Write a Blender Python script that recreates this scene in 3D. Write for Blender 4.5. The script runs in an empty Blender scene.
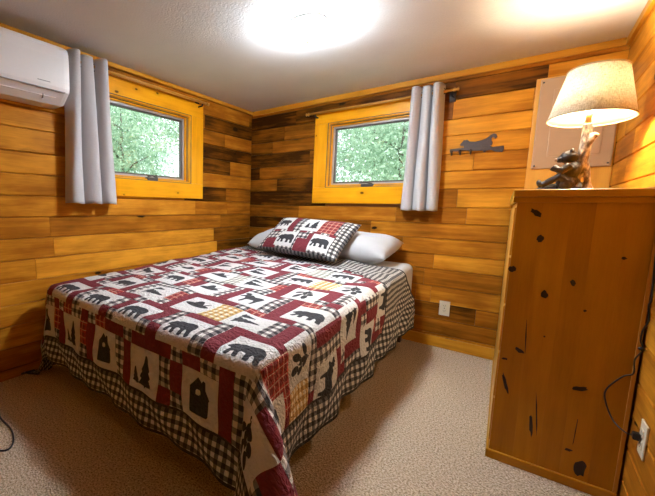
import bpy, bmesh, math, random
import numpy as np
from mathutils import Vector, Matrix, Euler
random.seed(11); rng = np.random.default_rng(5)
C = bpy.context.scene.collection
S = bpy.context.scene
PI = math.pi
W, H, YF = 2.769, 2.133, -3.85          # right wall, ceiling, wall behind the camera

# ------------------------------------------------------------------ nodes
def new_mat(name):
    m = bpy.data.materials.new(name); m.use_nodes = True
    nt = m.node_tree
    for n in list(nt.nodes): nt.nodes.remove(n)
    out = nt.nodes.new('ShaderNodeOutputMaterial')
    return m, nt, out
def N(nt, t, **kw):
    n = nt.nodes.new(t)
    for k, v in kw.items():
        if k.startswith('i_'): n.inputs[k[2:].replace('_', ' ')].default_value = v
        else: setattr(n, k, v)
    return n
def L(nt, a, b): nt.links.new(a, b)
def math_(nt, op, a, b=None, clamp=False):
    n = nt.nodes.new('ShaderNodeMath'); n.operation = op; n.use_clamp = clamp
    for i, v in enumerate((a, b)):
        if v is None: continue
        if isinstance(v, (int, float)): n.inputs[i].default_value = v
        else: nt.links.new(v, n.inputs[i])
    return n.outputs[0]
def mixc(nt, f, a, b, blend='MIX'):
    n = nt.nodes.new('ShaderNodeMix'); n.data_type = 'RGBA'; n.blend_type = blend
    for s, v in ((n.inputs[0], f), (n.inputs[6], a), (n.inputs[7], b)):
        if isinstance(v, (int, float)): s.default_value = v
        elif isinstance(v, tuple): s.default_value = (*v, 1) if len(v) == 3 else v
        else: nt.links.new(v, s)
    return n.outputs[2]
def bump(nt, h, strength, dist):
    b = nt.nodes.new('ShaderNodeBump'); b.inputs['Strength'].default_value = strength
    b.inputs['Distance'].default_value = dist; nt.links.new(h, b.inputs['Height']); return b.outputs[0]
def ramp(nt, fac, stops):
    r = nt.nodes.new('ShaderNodeValToRGB'); e = r.color_ramp.elements
    while len(e) < len(stops): e.new(0.5)
    for i, (p, c) in enumerate(stops):
        e[i].position = p; e[i].color = (*c, 1) if len(c) == 3 else c
    nt.links.new(fac, r.inputs[0]); return r.outputs[0]
def principled(nt, out, **kw):
    p = nt.nodes.new('ShaderNodeBsdfPrincipled')
    for k, v in kw.items():
        s = p.inputs[k.replace('_', ' ')]
        if hasattr(v, 'node'): nt.links.new(v, s)
        else: s.default_value = (*v, 1) if isinstance(v, tuple) and len(v) == 3 else v
    nt.links.new(p.outputs[0], out.inputs[0]); return p
def simple(name, col, rough=.5, metal=0, noise=.0, nscale=30, bumpd=0, spec=.5):
    m, nt, out = new_mat(name)
    tc = N(nt, 'ShaderNodeTexCoord')
    nz = N(nt, 'ShaderNodeTexNoise'); nz.inputs['Scale'].default_value = nscale; L(nt, tc.outputs['Object'], nz.inputs['Vector'])
    c = mixc(nt, nz.outputs[0], tuple(x*(1-noise) for x in col), tuple(min(1, x*(1+noise)) for x in col))
    kw = dict(Base_Color=c, Roughness=rough, Metallic=metal)
    p = principled(nt, out, **kw); p.inputs['Specular IOR Level'].default_value = spec
    if bumpd: L(nt, bump(nt, nz.outputs[0], .6, bumpd), p.inputs['Normal'])
    return m
def wood(name, dark, mid, light, rough=.38, tone=None, knots=.5, kscale=(2.2, 5.0), grain=1.0, spec=.5, knotcol=(.018,.007,.003), kprob=.55):
    """boards: UV = (metres along the grain, metres across), per-board 'tone' attribute"""
    m, nt, out = new_mat(name)
    uv = N(nt, 'ShaderNodeUVMap'); sep = N(nt, 'ShaderNodeSeparateXYZ'); L(nt, uv.outputs[0], sep.inputs[0])
    def scaled(su, sv):
        c = N(nt, 'ShaderNodeCombineXYZ')
        L(nt, math_(nt, 'MULTIPLY', sep.outputs[0], su), c.inputs[0]); L(nt, math_(nt, 'MULTIPLY', sep.outputs[1], sv), c.inputs[1])
        return c.outputs[0]
    n1 = N(nt, 'ShaderNodeTexNoise'); n1.inputs['Scale'].default_value = 1; n1.inputs['Detail'].default_value = 5; n1.inputs['Distortion'].default_value = .6
    L(nt, scaled(2.0*grain, 34*grain), n1.inputs['Vector'])
    n2 = N(nt, 'ShaderNodeTexNoise'); n2.inputs['Scale'].default_value = 1; n2.inputs['Detail'].default_value = 3; L(nt, scaled(3.0, 7.0), n2.inputs['Vector'])
    n3 = N(nt, 'ShaderNodeTexNoise'); n3.inputs['Scale'].default_value = 1; n3.inputs['Detail'].default_value = 2; L(nt, scaled(14, 190), n3.inputs['Vector'])
    if tone is None:
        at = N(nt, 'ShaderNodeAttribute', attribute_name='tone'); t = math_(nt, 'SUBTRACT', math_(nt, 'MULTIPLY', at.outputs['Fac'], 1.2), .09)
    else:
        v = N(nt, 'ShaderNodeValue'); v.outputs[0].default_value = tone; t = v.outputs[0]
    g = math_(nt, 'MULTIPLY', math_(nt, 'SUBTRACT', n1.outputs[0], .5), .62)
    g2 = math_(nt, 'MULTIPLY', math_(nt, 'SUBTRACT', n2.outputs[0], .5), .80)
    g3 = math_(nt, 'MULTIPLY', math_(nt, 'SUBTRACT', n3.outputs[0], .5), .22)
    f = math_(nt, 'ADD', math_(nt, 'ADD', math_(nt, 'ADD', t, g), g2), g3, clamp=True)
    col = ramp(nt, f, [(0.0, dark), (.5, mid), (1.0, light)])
    # knots
    vo = N(nt, 'ShaderNodeTexVoronoi', voronoi_dimensions='2D'); vo.inputs['Scale'].default_value = 1; vo.inputs['Randomness'].default_value = 1
    wob = N(nt, 'ShaderNodeTexNoise'); wob.inputs['Scale'].default_value = 1; L(nt, scaled(25, 40), wob.inputs['Vector'])
    L(nt, scaled(*kscale), vo.inputs['Vector'])
    hs = N(nt, 'ShaderNodeSeparateColor'); L(nt, vo.outputs['Color'], hs.inputs[0])
    keep = math_(nt, 'LESS_THAN', hs.outputs[0], kprob)
    size = math_(nt, 'ADD', math_(nt, 'MULTIPLY', hs.outputs[1], .08), .035)
    d = math_(nt, 'ADD', vo.outputs['Distance'], math_(nt, 'MULTIPLY', math_(nt, 'SUBTRACT', wob.outputs[0], .5), .07))
    k = math_(nt, 'MULTIPLY', math_(nt, 'SUBTRACT', 1.0, math_(nt, 'DIVIDE', d, size), clamp=True), 2.5, clamp=True)
    k = math_(nt, 'MULTIPLY', math_(nt, 'MULTIPLY', k, keep), knots, clamp=True)
    halo = math_(nt, 'MULTIPLY', math_(nt, 'MULTIPLY', math_(nt, 'SUBTRACT', 1.0, math_(nt, 'DIVIDE', d, math_(nt, 'MULTIPLY', size, 3.2)), clamp=True), keep), .45*knots)
    col = mixc(nt, halo, col, tuple(x*.6 for x in dark)); col = mixc(nt, k, col, knotcol)
    p = principled(nt, out, Base_Color=col, Roughness=rough); p.inputs['Specular IOR Level'].default_value = spec
    L(nt, bump(nt, n1.outputs[0], .25, .002), p.inputs['Normal'])
    return m

M = {}
M['plank'] = wood('wall_planks', (.045,.014,.002), (.37,.125,.010), (.80,.35,.030), rough=.42, knots=1.0, kscale=(2.2, 4.2), kprob=.30, spec=.06)
M['crown'] = wood('crown_pine', (.20,.075,.006), (.56,.24,.016), (.74,.37,.04), spec=.2, rough=.35, tone=.55, knots=.9, kscale=(1.6, 9), kprob=.3)
M['casing'] = wood('window_casing_pine', (.50,.19,.004), (.80,.335,.007), (.90,.45,.014), spec=.15, rough=.3, tone=.5, knots=.8, kscale=(5.5, 9.0), kprob=.22)
M['dresser'] = wood('dresser_pine', (.30,.125,.006), (.50,.225,.010), (.66,.33,.02), rough=.36, knots=.0, kscale=(2.0, 5.0), kprob=.25, grain=.55, spec=.3)
M['dresser_front'] = wood('dresser_front_pine', (.36,.15,.018), (.58,.27,.04), (.7,.36,.07), rough=.3, tone=.5, knots=.6, kscale=(4, 6))
M['backboard'] = wood('panel_board_pine', (.5,.22,.02), (.72,.36,.05), (.8,.45,.08), rough=.4, tone=.55, knots=.4)
M['knot'] = simple('dark_knot', (.022,.008,.004), .45, noise=.4, nscale=80)

def mk_ceiling():
    m, nt, out = new_mat('ceiling_texture'); tc = N(nt, 'ShaderNodeTexCoord')
    n = N(nt, 'ShaderNodeTexNoise'); n.inputs['Scale'].default_value = 90; n.inputs['Detail'].default_value = 4; L(nt, tc.outputs['Object'], n.inputs['Vector'])
    n2 = N(nt, 'ShaderNodeTexNoise'); n2.inputs['Scale'].default_value = 3.2; n2.inputs['Detail'].default_value = 5; L(nt, tc.outputs['Object'], n2.inputs['Vector'])
    c = mixc(nt, n2.outputs[0], (.62,.605,.60), (.74,.73,.72))
    p = principled(nt, out, Base_Color=c, Roughness=.9); p.inputs['Specular IOR Level'].default_value = .15
    h = math_(nt, 'ADD', n.outputs[0], math_(nt, 'MULTIPLY', n2.outputs[0], 1.5))
    L(nt, bump(nt, h, .35, .008), p.inputs['Normal']); return m
M['ceiling'] = mk_ceiling()
def mk_carpet():
    m, nt, out = new_mat('speckled_carpet'); tc = N(nt, 'ShaderNodeTexCoord')
    n = N(nt, 'ShaderNodeTexNoise'); n.inputs['Scale'].default_value = 125; n.inputs['Detail'].default_value = 3; n.inputs['Roughness'].default_value = .75; L(nt, tc.outputs['Object'], n.inputs['Vector'])
    n2 = N(nt, 'ShaderNodeTexNoise'); n2.inputs['Scale'].default_value = 6; L(nt, tc.outputs['Object'], n2.inputs['Vector'])
    n3 = N(nt, 'ShaderNodeTexVoronoi'); n3.inputs['Scale'].default_value = 160; L(nt, tc.outputs['Object'], n3.inputs['Vector'])
    c = ramp(nt, n.outputs[0], [(.30, (.16, .085, .04)), (.45, (.62,.44,.28)), (.56, (.88,.69,.49)), (.68, (.99,.88,.72))])
    c = mixc(nt, math_(nt, 'MULTIPLY', n2.outputs[0], .15), c, (.58,.42,.28))
    p = principled(nt, out, Base_Color=c, Roughness=.95); p.inputs['Specular IOR Level'].default_value = .1
    L(nt, bump(nt, math_(nt, 'ADD', n.outputs[0], n3.outputs[0]), .9, .012), p.inputs['Normal']); return m
M['carpet'] = mk_carpet()
M['plain_wall'] = simple('backing_boards', (.24,.10,.03), .6, noise=.2)  # even brown of the solid backing behind the planks
M['white_plastic'] = simple('white_plastic', (.74,.71,.70), .35, noise=.02)
M['grey_plastic'] = simple('grey_plastic', (.30,.29,.29), .4, noise=.05)
M['dark_plastic'] = simple('dark_plastic', (.02,.02,.02), .4)
M['ivory'] = simple('ivory_plate', (.72,.62,.46), .35, noise=.03)
M['curtain_fabric'] = simple('grey_curtain_weave', (.50,.48,.485), .85, noise=.10, nscale=260, bumpd=.002, spec=.2)
M['rod'] = wood('rod_wood', (.30,.12,.012), (.50,.23,.03), (.6,.3,.06), rough=.35, tone=.5, knots=0)
M['black_metal'] = simple('black_metal', (.025,.018,.015), .45, .6, noise=.3)
M['bronze'] = simple('brown_cast_iron', (.055,.030,.020), .5, .0, noise=.5, nscale=60, bumpd=.003)
M['win_metal'] = simple('window_frame_metal', (.42,.38,.36), .4, .3, noise=.08)
M['win_dark'] = simple('gasket_and_shadow_gap', (.09,.07,.06), .5, noise=.1)  # pane gasket, also the painted shadow gaps around the jamb
M['steel'] = simple('crank_steel', (.10,.09,.08), .4, .6)
M['panel_paint'] = simple('tan_panel_paint', (.47,.315,.18), .45, noise=.06, nscale=12)
M['sheet'] = simple('white_cotton', (.49,.49,.50), .8, noise=.03, nscale=12, bumpd=.006, spec=.2)
M['box_spring'] = simple('box_spring_cloth', (.10,.085,.075), .9, noise=.1)
M['bed_wood'] = simple('bed_frame_wood', (.06,.03,.015), .5, noise=.3)
M['bear'] = simple('black_bear_resin', (.020,.012,.008), .45, noise=.6, nscale=120, bumpd=.004, spec=.3)
M['bear_muzzle'] = simple('brown_bear_muzzle', (.22,.12,.06), .4, noise=.3, nscale=90)
M['cutwood'] = simple('cut_branch_end', (.75,.60,.34), .6, noise=.12, nscale=50)
M['brass'] = simple('brass', (.55,.36,.12), .3, .9)
M['cord'] = simple('black_cord', (.012,.011,.011), .35)
M['trim_band'] = simple('shade_binding', (.52,.38,.20), .8, noise=.1)
def mk_birch():
    m, nt, out = new_mat('birch_bark'); tc = N(nt, 'ShaderNodeTexCoord')
    mp = N(nt, 'ShaderNodeMapping'); mp.inputs['Scale'].default_value = (60, 60, 28); L(nt, tc.outputs['Object'], mp.inputs[0])
    n = N(nt, 'ShaderNodeTexNoise'); n.inputs['Scale'].default_value = 1; n.inputs['Detail'].default_value = 5; L(nt, mp.outputs[0], n.inputs['Vector'])
    c = ramp(nt, n.outputs[0], [(.36, (.025,.014,.008)), (.48, (.14,.085,.05)), (.60, (.36,.27,.19)), (.72, (.66,.57,.44))])
    p = principled(nt, out, Base_Color=c, Roughness=.5)
    L(nt, bump(nt, n.outputs[0], .8, .006), p.inputs['Normal']); return m
M['birch'] = mk_birch()
def mk_shade():
    m, nt, out = new_mat('linen_shade'); uv = N(nt, 'ShaderNodeTexCoord')
    mp = N(nt, 'ShaderNodeMapping'); mp.inputs['Scale'].default_value = (70, 70, 420); L(nt, uv.outputs['Object'], mp.inputs[0])
    n = N(nt, 'ShaderNodeTexNoise'); n.inputs['Scale'].default_value = 1; n.inputs['Detail'].default_value = 3; L(nt, mp.outputs[0], n.inputs['Vector'])
    mp2 = N(nt, 'ShaderNodeMapping'); mp2.inputs['Scale'].default_value = (330, 330, 40); L(nt, uv.outputs['Object'], mp2.inputs[0])
    n2 = N(nt, 'ShaderNodeTexNoise'); n2.inputs['Scale'].default_value = 1; L(nt, mp2.outputs[0], n2.inputs['Vector'])
    f = math_(nt, 'ADD', math_(nt, 'MULTIPLY', n.outputs[0], .5), math_(nt, 'MULTIPLY', n2.outputs[0], .5))
    c = ramp(nt, f, [(.36, (.50,.40,.26)), (.50, (.70,.62,.46)), (.62, (.82,.75,.60))])
    d = N(nt, 'ShaderNodeBsdfDiffuse'); t = N(nt, 'ShaderNodeBsdfTranslucent'); L(nt, c, d.inputs[0]); L(nt, c, t.inputs[0])
    mx = N(nt, 'ShaderNodeMixShader'); mx.inputs[0].default_value = .17; L(nt, d.outputs[0], mx.inputs[1]); L(nt, t.outputs[0], mx.inputs[2])
    L(nt, mx.outputs[0], out.inputs[0]); return m
M['shade'] = mk_shade()
M['lining'] = mk_shade(); M['lining'].name = 'white_shade_lining'
for nd in M['lining'].node_tree.nodes:
    if nd.type == 'VALTORGB':
        for e_ in nd.color_ramp.elements: e_.color = (.86, .83, .76, 1)
def mk_emit(name, col, s):
    m, nt, out = new_mat(name); e = N(nt, 'ShaderNodeEmission'); e.inputs[0].default_value = (*col, 1); e.inputs[1].default_value = s
    L(nt, e.outputs[0], out.inputs[0]); return m
def mk_bowl():
    m, nt, out = new_mat('lit_frosted_glass'); g = N(nt, 'ShaderNodeNewGeometry'); sp = N(nt, 'ShaderNodeSeparateXYZ'); L(nt, g.outputs['Normal'], sp.inputs[0])
    f = math_(nt, 'MULTIPLY', sp.outputs[2], -1.0, clamp=True)      # brightest below the bulbs, dimmer at the rim
    e = N(nt, 'ShaderNodeEmission'); e.inputs[0].default_value = (.80, .91, 1.0, 1)
    L(nt, math_(nt, 'ADD', math_(nt, 'MULTIPLY', f, 165.0), 95.0), e.inputs[1]); L(nt, e.outputs[0], out.inputs[0]); return m
M['bowl'] = mk_bowl()
M['bulb'] = mk_emit('lit_bulb', (1.0, .86, .66), 30.0)
def mk_glass():
    m, nt, out = new_mat('window_glass')
    t = N(nt, 'ShaderNodeBsdfTransparent'); t.inputs[0].default_value = (.93,.96,.94,1)
    g = N(nt, 'ShaderNodeBsdfGlossy'); g.inputs['Roughness'].default_value = .02
    mx = N(nt, 'ShaderNodeMixShader'); mx.inputs[0].default_value = .06; L(nt, t.outputs[0], mx.inputs[1]); L(nt, g.outputs[0], mx.inputs[2])
    L(nt, mx.outputs[0], out.inputs[0]); return m
M['glass'] = mk_glass()
def mk_leaf(name, a, b):
    m, nt, out = new_mat(name); oi = N(nt, 'ShaderNodeAttribute', attribute_name='tone')
    c = mixc(nt, oi.outputs['Fac'], a, b)
    d = N(nt, 'ShaderNodeBsdfDiffuse'); t = N(nt, 'ShaderNodeBsdfTranslucent'); L(nt, c, d.inputs[0]); L(nt, c, t.inputs[0])
    mx = N(nt, 'ShaderNodeMixShader'); mx.inputs[0].default_value = .4; L(nt, d.outputs[0], mx.inputs[1]); L(nt, t.outputs[0], mx.inputs[2])
    L(nt, mx.outputs[0], out.inputs[0]); return m
M['leaf'] = mk_leaf('pale_leaves', (.16,.29,.18), (.60,.74,.58))
M['trunk'] = simple('grey_bark', (.10,.09,.075), .9, noise=.4, nscale=20)
M['grass'] = simple('grass', (.16,.30,.12), .9, noise=.5, nscale=8)

# ------------------------------------------------------------------ mesh helpers
def newbm():
    bm = bmesh.new(); bm.loops.layers.uv.new('UVMap'); bm.verts.layers.float.new('tone'); return bm
def build(name, bm, mat, parent=None, smooth=False, loc=None, mats=None):
    bm.normal_update()
    me = bpy.data.meshes.new(name); bm.to_mesh(me); bm.free()
    for m in (mats or [mat]): me.materials.append(M[m] if isinstance(m, str) else m)
    if smooth: me.polygons.foreach_set('use_smooth', [True]*len(me.polygons))
    o = bpy.data.objects.new(name, me); C.objects.link(o)
    if parent: o.parent = parent
    if loc: o.location = loc
    return o
def tag(o, label=None, cat=None, group=None, kind=None):
    for k, v in (('label', label), ('category', cat), ('group', group), ('kind', kind)):
        if v: o[k] = v
    return o
def thing(name, label, cat, loc=(0,0,0), rotz=0, group=None):
    o = bpy.data.objects.new(name, None); C.objects.link(o); o.empty_display_size = .05
    o.location = loc; o.rotation_euler = (0, 0, rotz); return tag(o, label, cat, group)
def boxuv(bm, faces, grain, off=(0,0)):
    uv = bm.loops.layers.uv.active
    for f in faces:
        n = f.normal; ax = max(range(3), key=lambda i: abs(n[i]))
        rest = [i for i in range(3) if i != ax]
        if grain in rest: a = grain; b = [i for i in rest if i != grain][0]
        else: a, b = rest
        for l in f.loops:
            l[uv].uv = (l.vert.co[a]+off[0], l.vert.co[b]+off[1])
def add_box(bm, lo, hi, bevel=0, grain=0, tone=None, mi=0, seg=2, off=None):
    tmp = bmesh.new(); tmp.loops.layers.uv.new('UVMap'); tl = tmp.verts.layers.float.new('tone')
    r = bmesh.ops.create_cube(tmp, size=1)
    for v in tmp.verts: v.co = Vector([lo[i]+(v.co[i]+.5)*(hi[i]-lo[i]) for i in range(3)])
    if bevel: bmesh.ops.bevel(tmp, geom=tmp.edges[:], offset=bevel, segments=seg, profile=.5, affect='EDGES')
    tmp.normal_update()
    off = off or (random.uniform(0, 40), random.uniform(0, 40))
    boxuv(tmp, tmp.faces, grain, off)
    for v in tmp.verts: v[tl] = .5 if tone is None else tone
    for f in tmp.faces: f.material_index = mi
    merge(bm, tmp)
def merge(bm, tmp, mat=None):
    if mat is not None: bmesh.ops.transform(tmp, matrix=mat, verts=tmp.verts)
    me = bpy.data.meshes.new('t'); tmp.to_mesh(me); tmp.free(); bm.from_mesh(me); bpy.data.meshes.remove(me)
def add_tube(bm, pts, rad, seg=10, cap=True, mi=0):
    pts = [Vector(p) for p in pts]; n = len(pts)
    rads = rad if isinstance(rad, (list, tuple)) else [rad]*n
    rings = []; prev = None
    for i, p in enumerate(pts):
        t = (pts[min(i+1, n-1)] - pts[max(i-1, 0)]).normalized()
        if prev is None:
            a = Vector((0,0,1)) if abs(t.z) < .9 else Vector((1,0,0)); u = t.cross(a).normalized()
        else: u = (prev - t*prev.dot(t)).normalized()
        prev = u; v = t.cross(u)
        rings.append([bm.verts.new(p + (u*math.cos(2*PI*k/seg) + v*math.sin(2*PI*k/seg))*rads[i]) for k in range(seg)])
    uvl = bm.loops.layers.uv.active; acc = 0
    for i in range(n-1):
        d = (pts[i+1]-pts[i]).length
        for k in range(seg):
            f = bm.faces.new((rings[i][k], rings[i][(k+1)%seg], rings[i+1][(k+1)%seg], rings[i+1][k])); f.material_index = mi; f.smooth = True
            if uvl:
                for l, (uu, vv) in zip(f.loops, ((acc, k), (acc, k+1), (acc+d, k+1), (acc+d, k))): l[uvl].uv = (uu, vv*.01)
        acc += d
    if cap:
        for r, s in ((rings[0], -1), (rings[-1], 1)):
            f = bm.faces.new(r[::s] if s == 1 else r[::-1]); f.material_index = mi
def add_lathe(bm, prof, seg=32, center=(0,0,0), cap=True, mi=0):
    rings = []
    for r, z in prof:
        rings.append([bm.verts.new((center[0]+r*math.cos(2*PI*k/seg), center[1]+r*math.sin(2*PI*k/seg), center[2]+z)) for k in range(seg)])
    for a, b in zip(rings, rings[1:]):
        for k in range(seg):
            f = bm.faces.new((a[k], a[(k+1)%seg], b[(k+1)%seg], b[k])); f.smooth = True; f.material_index = mi
    if cap:
        bm.faces.new(rings[0][::-1]); bm.faces.new(rings[-1])
def add_prism(bm, pts, fn, depth, mi=0):
    """pts 2D polygon; fn(a,b,d) -> 3D; extruded from d=0 to d=depth"""
    f0 = [bm.verts.new(fn(a, b, 0)) for a, b in pts]; f1 = [bm.verts.new(fn(a, b, depth)) for a, b in pts]
    n = len(pts); fs = []
    fs.append(bm.faces.new(f0)); fs.append(bm.faces.new(f1[::-1]))
    for i in range(n): fs.append(bm.faces.new((f0[i], f1[i], f1[(i+1)%n], f0[(i+1)%n])))
    for f in fs: f.material_index = mi
    return fs
def blob(bm, c, r, rot=(0,0,0), sub=3):
    tmp = bmesh.new(); bmesh.ops.create_icosphere(tmp, subdivisions=sub, radius=1)
    mat = Matrix.Translation(Vector(c)) @ Euler(rot).to_matrix().to_4x4() @ Matrix.Diagonal((*r, 1))
    merge(bm, tmp, mat)
def recalc(bm): bmesh.ops.recalc_face_normals(bm, faces=bm.faces)

# ------------------------------------------------------------------ plank walls
def plank(bm, fr, a0, a1, z0, z1, tone, th=.018):
    """fr(a, z, d): a along wall, d depth behind the face"""
    ch, cd, gap = .0045, .006, .0012
    seedu, seedv = random.uniform(0, 60), random.uniform(0, 60)
    prof = [(th, z0+gap), (cd, z0+gap), (0, z0+gap+ch), (0, z1-gap-ch), (cd, z1-gap), (th, z1-gap)]
    uv = bm.loops.layers.uv.active; tl = bm.verts.layers.float['tone']
    a0 += .0008; a1 -= .0008
    vs = []
    for a in (a0, a1):
        row = []
        for d, z in prof:
            v = bm.verts.new(fr(a, z, d)); v[tl] = tone; row.append((v, a, z+d)); 
        vs.append(row)
    def face(idx):
        f = bm.faces.new([i[0] for i in idx])
        for l, i in zip(f.loops, idx): l[uv].uv = (i[1]+seedu, i[2]+seedv)
    for i in range(len(prof)-1): face((vs[0][i], vs[1][i], vs[1][i+1], vs[0][i+1]))
    face(vs[0][::-1]); face(vs[1])
def wall(name, fr, rows, a_lo, a_hi, hole, tones, flip=False):
    bm = newbm()
    for r in range(len(rows)-1):
        z1, z0 = rows[r], rows[r+1]
        segs = tones(r, z0, z1)
        for a0, a1, t in segs:
            a0, a1 = max(a0, a_lo), min(a1, a_hi)
            if a1-a0 < .01: continue
            if hole and z1 > hole[2] and z0 < hole[3]:
                parts = []
                if a0 < hole[0]: parts.append((a0, min(a1, hole[0]), z0, z1))
                if a1 > hole[1]: parts.append((max(a0, hole[1]), a1, z0, z1))
                b0, b1 = max(a0, hole[0]), min(a1, hole[1])
                if b1 > b0:
                    if z0 < hole[2]-.01: parts.append((b0, b1, z0, hole[2]))
                    if z1 > hole[3]+.01: parts.append((b0, b1, hole[3], z1))
            else: parts = [(a0, a1, z0, z1)]
            for p in parts:
                if p[1]-p[0] > .005 and p[3]-p[2] > .012: plank(bm, fr, *p, t)
    # solid backing of the wall, open at the window
    def back(a0, a1, z0, z1):
        pts = [fr(a, z, d) for d in (.016, .14) for a, z in ((a0, z0), (a1, z0), (a1, z1), (a0, z1))]
        vs = [bm.verts.new(p) for p in pts]
        for q in ((0,1,2,3), (7,6,5,4), (0,4,5,1), (1,5,6,2), (2,6,7,3), (3,7,4,0)):
            f = bm.faces.new([vs[i] for i in q]); f.material_index = 1
    e = .15
    if hole:
        back(a_lo-e, hole[0], -.1, H+.1); back(hole[1], a_hi+e, -.1, H+.1)
        back(hole[0], hole[1], -.1, hole[2]); back(hole[0], hole[1], hole[3], H+.1)
    else: back(a_lo-e, a_hi+e, -.1, H+.1)
    recalc(bm)
    o = build(name, bm, None, mats=['plank', 'plain_wall']); tag(o, kind='structure'); return o
def rnd_segs(lo, hi, base, spread, seed):
    r = random.Random(seed); out = []; a = lo - r.uniform(0, 1.2)
    while a < hi:
        n = a + r.uniform(.7, 1.9); out.append((a, n, base + r.uniform(-spread, spread))); a = n
    return out
zB = [H, 2.066, 1.933, 1.789, 1.668, 1.53, 1.401, 1.267, 1.124, .998, .878, .751, .633, .493, .356, .229, .103, 0]
zL = [H, 2.10, 1.965, 1.83, 1.694, 1.568, 1.424, 1.29, 1.154, 1.02, .885, .749, .61, .467, .334, .194, .06, -.0]
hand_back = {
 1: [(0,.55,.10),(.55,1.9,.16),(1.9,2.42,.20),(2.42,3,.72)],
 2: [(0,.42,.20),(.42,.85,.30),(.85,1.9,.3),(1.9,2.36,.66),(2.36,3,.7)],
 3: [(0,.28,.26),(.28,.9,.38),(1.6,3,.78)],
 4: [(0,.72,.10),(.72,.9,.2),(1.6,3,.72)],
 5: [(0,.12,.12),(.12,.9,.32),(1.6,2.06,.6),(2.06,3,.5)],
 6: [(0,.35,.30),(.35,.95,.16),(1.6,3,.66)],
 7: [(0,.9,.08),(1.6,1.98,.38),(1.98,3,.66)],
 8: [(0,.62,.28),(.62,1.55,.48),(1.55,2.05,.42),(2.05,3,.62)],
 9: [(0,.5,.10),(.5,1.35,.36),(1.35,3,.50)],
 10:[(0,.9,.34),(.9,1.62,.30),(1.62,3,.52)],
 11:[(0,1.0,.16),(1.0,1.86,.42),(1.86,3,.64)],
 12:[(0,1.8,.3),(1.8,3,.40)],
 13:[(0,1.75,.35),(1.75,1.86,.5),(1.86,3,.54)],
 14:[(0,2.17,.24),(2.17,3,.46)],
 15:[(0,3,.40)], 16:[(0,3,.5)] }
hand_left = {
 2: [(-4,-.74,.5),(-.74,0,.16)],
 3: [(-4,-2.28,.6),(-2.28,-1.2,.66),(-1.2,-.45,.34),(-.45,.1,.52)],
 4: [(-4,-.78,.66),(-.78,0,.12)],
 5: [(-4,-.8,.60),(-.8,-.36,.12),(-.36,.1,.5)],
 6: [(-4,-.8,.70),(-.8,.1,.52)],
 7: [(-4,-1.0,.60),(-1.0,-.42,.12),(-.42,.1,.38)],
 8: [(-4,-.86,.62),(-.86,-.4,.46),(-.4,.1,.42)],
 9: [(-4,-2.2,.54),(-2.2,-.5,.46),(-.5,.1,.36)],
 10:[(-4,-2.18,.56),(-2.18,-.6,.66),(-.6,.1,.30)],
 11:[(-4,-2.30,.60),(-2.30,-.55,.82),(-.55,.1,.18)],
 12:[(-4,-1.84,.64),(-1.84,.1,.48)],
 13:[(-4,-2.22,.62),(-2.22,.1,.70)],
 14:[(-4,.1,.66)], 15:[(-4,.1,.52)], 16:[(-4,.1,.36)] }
WB = (.905, 1.69, 1.295, 1.895)       # window openings
WL = (-1.80, -.935, 1.305, 1.915)
fb = lambda a, z, d: (a, d, z)
fl = lambda a, z, d: (-d, a, z)
frr = lambda a, z, d: (W+d, a, z)
ff = lambda a, z, d: (a, YF-d, z)
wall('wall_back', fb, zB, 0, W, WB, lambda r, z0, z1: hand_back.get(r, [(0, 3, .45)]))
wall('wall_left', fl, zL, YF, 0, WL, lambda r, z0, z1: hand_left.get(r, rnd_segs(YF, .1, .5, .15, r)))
wall('wall_right', frr, zB, YF, 0, None, lambda r, z0, z1: [(a, b, t if b > -1.6 else .4) for a, b, t in rnd_segs(YF, .2, .62, .12, 50+r)])
wall('wall_front', ff, zB, 0, W, None, lambda r, z0, z1: rnd_segs(0, W, .6, .1, 90+r))
bm = newbm(); add_box(bm, (-.15, YF-.15, -.12), (W+.15, .15, 0)); tag(build('floor', bm, 'carpet'), kind='structure')
bm = newbm(); add_box(bm, (-.15, YF-.15, H), (W+.15, .15, H+.12)); tag(build('ceiling', bm, 'ceiling'), kind='structure')
def trim(name, lo, hi, grain, mat, bevel=.003):
    bm = newbm(); add_box(bm, lo, hi, bevel, grain); return tag(build(name, bm, mat), kind='structure')
trim('trim_1', (.018, -.018, H-.045), (W-.018, 0, H-.0005), 0, 'crown')
trim('trim_2', (0, YF, H-.032), (.018, -.0, H-.0005), 1, 'crown')
trim('trim_3', (W-.018, YF, H-.045), (W, 0, H-.0005), 1, 'crown')
trim('trim_4', (.018, YF, H-.045), (W-.018, YF+.018, H-.0005), 0, 'crown')
trim('baseboard_back', (0, -.016, 0), (2.318, 0, .088), 0, 'crown')
trim('baseboard_left', (0, YF, 0), (.014, -.016, .06), 1, 'plank')
trim('baseboard_right', (W-.014, YF, 0), (W, -1.36, .06), 1, 'plank')
trim('baseboard_front', (.014, YF, 0), (W-.014, YF+.016, .088), 0, 'crown')
# door behind the camera
bm = newbm(); add_box(bm, (.5, YF-.01, 0), (1.3, YF+.03, 2.0), .004, 2); d = tag(build('door_1', bm, 'casing'), kind='structure')
bm = newbm(); blob(bm, (1.22, YF+.07, .98), (.028, .028, .028)); add_tube(bm, [(1.22, YF+.03, .98), (1.22, YF+.06, .98)], .012); build('door_knob', bm, 'brass', d, True)

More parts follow.
